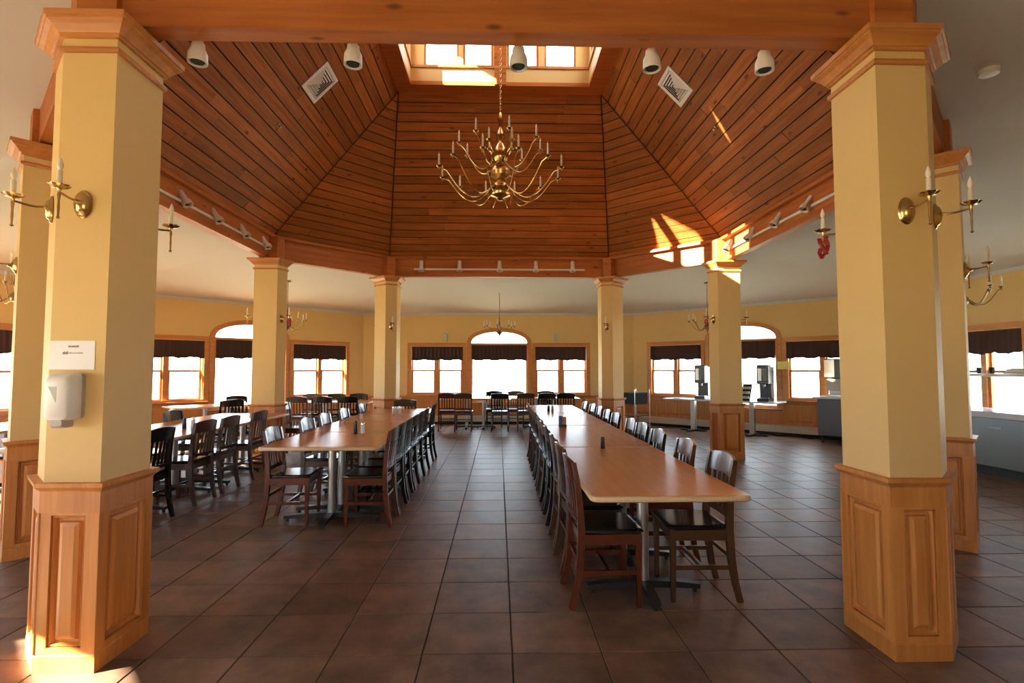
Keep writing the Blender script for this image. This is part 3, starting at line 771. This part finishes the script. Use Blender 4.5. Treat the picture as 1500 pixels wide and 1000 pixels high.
# third row beyond the near left column
for i in range(3):
    table(1.07, 1.25, -3.80, 4.7 + 1.255 * (i + .5), 'laminate table bright with window glare, %s in the row behind the near left column' % ORD[i], 'row behind the near left column', round_=.05)
for i, (yy, kd) in enumerate(zip((5.17, 5.95, 6.5, 7.28), ('dark', 'brown', 'brown', 'brown'))):
    chair(kd, -3.42, yy, FL, 'aisle-side chair, %s at the table row behind the near left column' % ORD[i], 'chairs on the aisle side of the third row')
for i, (yy, kd) in enumerate(zip((5.3, 6.5, 7.3), ('red', 'red', 'dark'))):
    chair(kd, -4.17, yy, FR, 'window-side chair, %s at the table row behind the near left column' % ORD[i], 'chairs on the window side of the third row')
# table at the left side window
table(.88, 1.83, -5.95, 6.9, 'laminate table by the left side windows at the picture edge', 'window tables')
chair('brown', -5.5, 6.3, FL, 'chair at the left side window table, nearer the camera', 'chairs at the left window table')
chair('dark', -5.5, 7.0, FL, 'chair at the left side window table, farther from the camera', 'chairs at the left window table')
# table before the left angled wall
table(1.65, .8, -3.55, 11.62, 'laminate table by the left angled windows behind the third left column', 'window tables')
for i, (xx, kd) in enumerate(((-4.1, 'brown'), (-3.6, 'dark'), (-3.08, 'dark'))):
    chair(kd, xx, 11.15, FA, 'chair seen from behind at the left angled window table, %s from left' % ORD[i], 'chairs with slatted backs at the left angled window')
for i, (xx, kd) in enumerate(((-4.25, 'brown'), (-3.7, 'dark'), (-3.2, 'dark'))):
    chair(kd, xx, 12.08, FT, 'chair facing us at the left angled window table, %s from left' % ORD[i], 'chairs facing us at the left angled window')
chair('red', -3.42, 9.15, FR, 'slat-back chair standing alone beside the third left column', 'single chairs')
table(1.65, .8, -5.42, 10.42, 'laminate table before the arched window of the left angled wall', 'window tables', PI / 4)
chair('dark', -5.0, 10.0, PI / 4, 'chair against the left arched window, on the near side of its table', 'chairs before the left arched window')
chair('dark', -5.36, 11.22, PI + PI / 4, 'chair against the left arched window, on the far side of its table', 'chairs before the left arched window')
# tables at the back window
for i, xx in enumerate((-.58, 1.10)):
    table(1.65, .76, xx, 13.0, 'laminate table under the back windows, %s one' % ('left', 'right')[i], 'back window tables')
for i, (xx, yy, kd) in enumerate(((-1.22, 12.75, 'red'), (-.83, 12.58, 'brown'), (.02, 12.55, 'dark'), (.62, 12.62, 'brown'), (1.10, 12.6, 'dark'), (1.55, 12.62, 'dark'))):
    chair(kd, xx, yy, FA, 'chair with its back to us at the back windows, %s from left' % ORD[i], 'near chairs at the back windows')
for i, (xx, kd) in enumerate(((-.12, 'dark'), (.42, 'brown'), (1.18, 'dark'))):
    chair(kd, xx, 13.42, FT, 'chair between the back tables and back window, %s from left' % ORD[i], 'far chairs at the back windows')

# ------------------------------------------------------------------ table-top things
def shaker(x, y, mat, lab, h=.095, r=.021, cap='chrome'):
    t = thing('shaker', lab, 'shaker', Matrix.Translation((x, y, .7502)), 'table shakers')
    MB().lathe([(r * .9, 0), (r, .006), (r * .85, h * .55), (r * .8, h * .75)], 12).build('body', mat, t, smooth=True)
    MB().lathe([(r * .84, h * .74), (r * .86, h * .82), (r * .7, h * .96), (r * .2, h)], 12).build('lid', cap, t, smooth=True)
shaker(.88, 4.62, 'blackp', 'small black shaker alone on the right table row', .10, .020, 'blackp')
shaker(-1.53, 5.72, 'blackp', 'tall black pepper shaker at the middle of the left table row', .14, .022, 'blackp')
shaker(-1.465, 5.76, 'salt', 'white salt shaker beside the black one on the left table row', .12, .026)
shaker(-1.62, 8.25, 'salt', 'white shaker near the far end of the left row, left of a pair', .12, .03)
shaker(-1.53, 8.27, 'salt', 'white shaker near the far end of the left row, right of a pair', .12, .03)
shaker(.80, 8.75, 'blackp', 'dark shaker far along the right table row, left of a pair', .11, .026)
shaker(.86, 8.72, 'greyp', 'grey shaker far along the right table row, right of a pair', .11, .024)
t = thing('packet_holder', 'small holder with blue and orange packets on the right table row', 'holder', Matrix.Translation((.74, 6.35, .7502)))
MB().box(-.045, .045, -.03, .03, 0, .03).build('tray', 'blackp', t)
MB().box(-.042, -.002, -.022, .022, .005, .13).build('packet', 'blue', t); MB().box(.002, .042, -.022, .022, .005, .12).build('packet', 'orange', t)
shaker(-3.70, 5.55, 'blackp', 'dark pepper shaker on the table behind the near left column', .13, .024, 'blackp')
shaker(-3.63, 5.56, 'salt', 'wide white shaker on the table behind the near left column', .12, .04)
shaker(-3.62, 6.25, 'blackp', 'dark shaker farther along the table behind the near left column', .13, .024, 'blackp')
shaker(-3.55, 6.3, 'salt', 'white shaker farther along the table behind the near left column', .13, .026)

# ------------------------------------------------------------------ things on the near left column
yf = CY - E_IN
t = thing('soap_dispenser', 'white wall soap dispenser on the near left column below the notice', 'dispenser', Matrix.Translation((-2.092, yf, 1.305)))
def rrect(x0, x1, z0, z1, y, r=.02):
    pts = []
    for cx, cz, a0 in ((x1 - r, z1 - r, 0), (x0 + r, z1 - r, 90), (x0 + r, z0 + r, 180), (x1 - r, z0 + r, 270)):
        for q in range(4):
            a = math.radians(a0 + 30 * q); pts.append((cx + r * math.cos(a), y, cz + r * math.sin(a)))
    return pts
MB().rings([rrect(-.062, .062, -.11, .105, 0, .015), rrect(-.062, .062, -.11, .105, -.02, .015)]).build('back_plate', 'greyp', t)
MB().rings([rrect(-.06, .06, -.115, .11, -.02, .02), rrect(-.06, .06, -.115, .105, -.075, .022), rrect(-.053, .053, -.11, .09, -.095, .025), rrect(-.045, .045, -.1, .075, -.1, .025)]).build('cover', 'whitep', t, smooth=True)
MB().add([(-.034, -.1012, .045), (.004, -.1012, .045), (.004, -.1012, -.03), (-.034, -.1004, .045), (.004, -.1004, .045), (.004, -.1004, -.03)], [(0, 2, 1), (3, 4, 5), (0, 1, 4, 3), (1, 2, 5, 4), (2, 0, 3, 5)]).build('level_window', 'greyp', t)
MB().rings([rrect(-.035, .035, -.15, -.108, -.03, .012), rrect(-.035, .035, -.15, -.108, -.08, .015), rrect(-.028, .028, -.14, -.11, -.092, .012)]).build('push_bar', 'greyp', t, smooth=True)
t = thing('notice', 'white paper notice taped to the near left column above the dispenser', 'notice', Matrix.Translation((-2.098, yf, 1.50)))
MB().box(-.108, .108, -.003, -.0005, -.07, .07).build('paper', 'paper', t)
c = MB(); random.seed(3)
def scribble(c, x0, x1, z, h):
    x = x0
    while x < x1:
        w_ = random.uniform(.002, .006); c.box(x, min(x + w_, x1), -.0036, -.0029, z, z + h * random.uniform(.6, 1)); x += w_ + .0012
scribble(c, -.02, .03, .038, .011); c.build('print_line', 'ink', t)
c = MB(); scribble(c, -.046, -.02, .004, .016); scribble(c, -.016, .05, .008, .005); c.build('print_line', 'ink', t)

# ------------------------------------------------------------------ serving side on the right
_, mtxR, _ = WALLS['back_right']
def inwall(s, inset, z=0, rz=0): return mtxR @ Matrix.Translation((s, -inset, z)) @ Matrix.Rotation(rz, 4, 'Z')
for s0, lab in ((-.95, 'small pale-topped table with a coffee brewer left of the third right column'), (.38, 'small pale-topped pedestal table with a coffee brewer right of the third right column')):
    t = thing('coffee_table', lab, 'table', inwall(s0, .5), 'coffee tables')
    MB().bbox(-.6, .6, -.33, .33, .715, .75, .008).build('tabletop', 'countertop', t)
    MB().box(-.05, .05, -.05, .05, .03, .715).build('pedestal_post', 'steel', t)
    MB().box(-.05, .05, -.28, .28, 0, .04).build('base', 'iron', t); MB().box(-.3, .3, -.04, .04, 0, .035).build('base', 'iron', t)
for s0, lab in ((-.72, 'tall black coffee brewer on the table left of the third right column'), (.66, 'tall black coffee brewer before the bright right arched window')):
    t = thing('coffee_brewer', lab, 'coffee brewer', inwall(s0, .5, .7502), 'coffee brewers')
    MB().bbox(-.12, .12, -.17, .2, 0, .07, .008).build('base', 'blackp', t)
    MB().bbox(-.12, .12, .02, .2, .07, .74, .01).build('body', 'blackp', t)
    MB().bbox(-.12, .12, -.15, .02, .36, .78, .02).build('head', 'blackp', t)
    MB().box(-.095, -.02, -.152, -.1495, .44, .70).build('front_panel', 'steel', t)
    MB().box(.0, .095, -.152, -.1495, .44, .70).build('front_panel', 'cartgrey', t)
    MB().lathe([(.03, .36), (.02, .31)], 10, (0, -.06, 0)).build('spout', 'chrome', t)
    MB().box(-.1, .1, -.13, .01, .071, .078).build('drip_tray', 'chrome', t)
t = thing('condiment_rack', 'slanted black condiment rack between the column and the coffee brewer', 'rack', inwall(.28, .5, .7505))
MB().bar([(0, -.12, .012), (0, .06, .36)], .10, .006).build('back_board', 'blackp', t)
MB().box(-.1, .1, -.14, .14, 0, .012).build('foot', 'blackp', t)
for k in range(3):
    z = .05 + .1 * k; y = -.12 + .5 * z
    for q in range(3): MB().box(-.085 + .06 * q, -.035 + .06 * q, y - .06, y - .015, z, z + .055).build('compartment', 'greyp', t)
for k, (dx, m_, nm) in enumerate(((-.03, 'cherry', 'dark red'), (.06, 'whitep', 'white'))):
    t = thing('syrup_bottle', 'small %s bottle beside the brewer left of the third right column' % nm, 'bottle', inwall(-.42 + dx, .62, .7502), 'coffee bottles')
    MB().lathe([(.03, 0), (.034, .01), (.034, .12), (.015, .16), (.013, .2)], 12).build('body', m_, t, smooth=True)
    MB().lathe([(.016, .195), (.016, .225), (.004, .23)], 10).build('cap', 'whitep', t)
t = thing('yellow_notice', 'yellow paper notice taped to the casing beside the right arched window', 'notice', inwall(CX + .12, .024, 1.52))
MB().box(-.12, .12, -.004, 0, -.085, .085).build('sheet', 'yellowp', t)
# beverage cart
t = thing('beverage_cart', 'slate grey serving cart with a pale top beside the near right column', 'cart', inwall(2.15, .5))
MB().bbox(-.42, .5, -.33, .33, .15, .86, .012).build('cabinet', 'cartgrey', t)
MB().bbox(-.5, .55, -.37, .37, .86, .90, .008).build('counter_top', 'countertop', t)
for sx in (-.36, .42):
    for sy in (-.26, .26):
        MB().lathe([(.02, .08), (.02, .15)], 8, (sx, sy, 0)).build('caster_stem', 'iron', t)
        c = MB(); c.rings([[(sx + dx, sy + .04 * math.cos(a * PI / 6), .042 + .04 * math.sin(a * PI / 6)) for a in range(12)] for dx in (-.014, .014)]); c.build('caster', 'iron', t)
t = thing('juice_dispenser', 'silver and black juice dispenser on the serving cart', 'dispenser', inwall(2.05, .45, .9))
MB().bbox(-.2, .3, -.2, .22, 0, .05, .008).build('base', 'chrome', t)
MB().bbox(-.2, .3, .02, .22, .05, .36, .008).build('back', 'whitep', t)
MB().bbox(-.2, .3, -.17, .02, .12, .34, .01).build('lower_front', 'greyp', t)
MB().bbox(-.22, .32, -.2, .22, .36, .74, .012).build('head', 'blackp', t)
MB().box(-.225, -.05, -.204, -.199, .38, .72).build('front_panel', 'chrome', t)
for q in (-.12, .02, .16): MB().lathe([(.015, .36), (.012, .31)], 8, (q, -.12, 0)).build('nozzle', 'chrome', t)
# salad bar along the right wall
t = thing('salad_bar', 'long stainless serving bar with pale top along the right side windows', 'serving bar', Matrix.Translation((6.98, 6.6, 0)))
MB().box(-.27, .27, -1.55, 1.55, .0, .12).build('base', 'green', t)
for k in range(4):
    y0 = -1.6 + .8 * k
    MB().bbox(-.33, .33, y0 + .004, y0 + .796, .12, .77, .006).build('cabinet_panel', 'stainless', t)
    MB().box(-.337, -.33, y0 + .35, y0 + .55, .64, .67).build('handle', 'chrome', t)
MB().bbox(-.37, .37, -1.65, 1.65, .77, .86, .01).build('counter_top', 'countertop', t)
t = thing('sneeze_guard', 'pale overhead shelf on slim posts above the serving bar', 'shelf', Matrix.Translation((6.98, 6.6, .86)))
for y0 in (-1.45, 0, 1.45): MB().lathe([(.016, 0), (.016, .47)], 10, (0.12, y0, 0)).build('post', 'chrome', t)
MB().bbox(-.1, .3, -1.55, 1.55, .47, .51, .006).build('shelf_board', 'whitep', t)
MB().bar([(-.1, 0, .5), (-.34, 0, .36)], 1.5, .004, side=Vector((0, 1, 0))).build('pane', 'glass', t)
zsh = .86 + .512
t = thing('squeeze_bottle', 'yellow squeeze bottle lying at the end of the shelf over the serving bar', 'bottle', Matrix.Translation((7.05, 8.0, zsh)))
MB().lathe([(.03, 0), (.035, .01), (.035, .09), (.012, .11), (.004, .15)], 12).build('body', 'yellowplastic', t, smooth=True)
for k, yy in enumerate((7.62, 7.42)):
    t = thing('cup', 'small black cup on the shelf over the serving bar, %s of two' % ('left', 'right')[k], 'cup', Matrix.Translation((7.0, yy, zsh)), 'black cups')
    MB().lathe([(.028, 0), (.038, .09), (.034, .09), (.026, .006)], 12).build('body', 'blackp', t, smooth=True)
    MB().tube([(0, .036, .07), (0, .06, .055), (0, .036, .03)], .005, 6).build('handle', 'blackp', t)
t = thing('serving_tray', 'pale covered tray on the shelf over the serving bar', 'tray', Matrix.Translation((7.05, 6.95, zsh)))
MB().bbox(-.12, .12, -.24, .24, 0, .02, .006).build('tray', 'greyp', t)
MB().rings([[(x * a, y * b, z) for x, y in ((-1, -1), (1, -1), (1, 1), (-1, 1))] for a, b, z in ((.11, .22, .02), (.1, .2, .06), (.07, .15, .075))]).build('cover', 'whitep', t)
# wire rack behind the far right column
t = thing('wire_rack', 'grey metal tray rack standing behind the far right column', 'rack', TR(3.12, 12.2, 0, .6))
for sx in (-.25, .25):
    for sy in (-.2, .2): MB().lathe([(.009, 0), (.009, .98)], 8, (sx, sy, 0)).build('post', 'steel', t)
for z in (.12, .38, .64, .9):
    MB().box(-.25, .25, -.2, .2, z, z + .012).build('shelf', 'iron', t)
MB().bbox(-.22, .22, -.17, .17, .652, .9, .01).build('bin', 'black_gap', t)

# small speakers above the back windows
for k, xx in enumerate((-1.42, 1.50)):
    t = thing('wall_speaker', 'small beige wall speaker above the %s pair of back windows' % ('left', 'right')[k], 'speaker', WALLS['back'][1] @ Matrix.Translation((xx, 0, 2.27)), 'back wall speakers')
    MB().bbox(-.05, .05, -.09, -.012, -.11, .11, .01).build('cabinet', 'cream_metal', t)
    MB().box(-.04, .04, -.094, -.0895, -.1, .1).build('grille', 'greyp', t)
    MB().box(-.02, .02, -.02, 0, -.03, .03).build('bracket', 'iron', t)

# ------------------------------------------------------------------ outdoors
gr = MB().add([(-150, -150, -.45), (150, -150, -.45), (150, 150, -.45), (-150, 150, -.45)], [(0, 1, 2, 3)]).build('ground', 'ground'); tag(gr, kind='structure')
t = thing('shrub', 'pale yellow-green shrub outside the middle back window', 'shrub', Matrix.Translation((-.25, 17.6, -.45)))
random.seed(5)
st = MB(); lf = MB()
for k in range(14):
    a = random.uniform(0, 2 * PI); r = random.uniform(.15, .6); h = random.uniform(.9, 1.75)
    tip = Vector((r * math.cos(a), r * math.sin(a), h)); st.tube([(0, 0, 0), tip * .5 + Vector((0, 0, .1)), tip], [.012, .008, .004], 4)
    for q in range(26):
        p = tip * random.uniform(.45, 1.0) + Vector((random.gauss(0, .08), random.gauss(0, .08), random.gauss(0, .06)))
        d1 = Vector((random.gauss(0, 1), random.gauss(0, 1), random.gauss(0, 1))).normalized() * .035; d2 = d1.orthogonal().normalized() * .016
        lf.add([p - d1, p + d2, p + d1, p - d2], [(0, 1, 2, 3)])
st.build('stems', 'bark', t); tag(lf.build('foliage', 'leaf', t), kind='stuff')
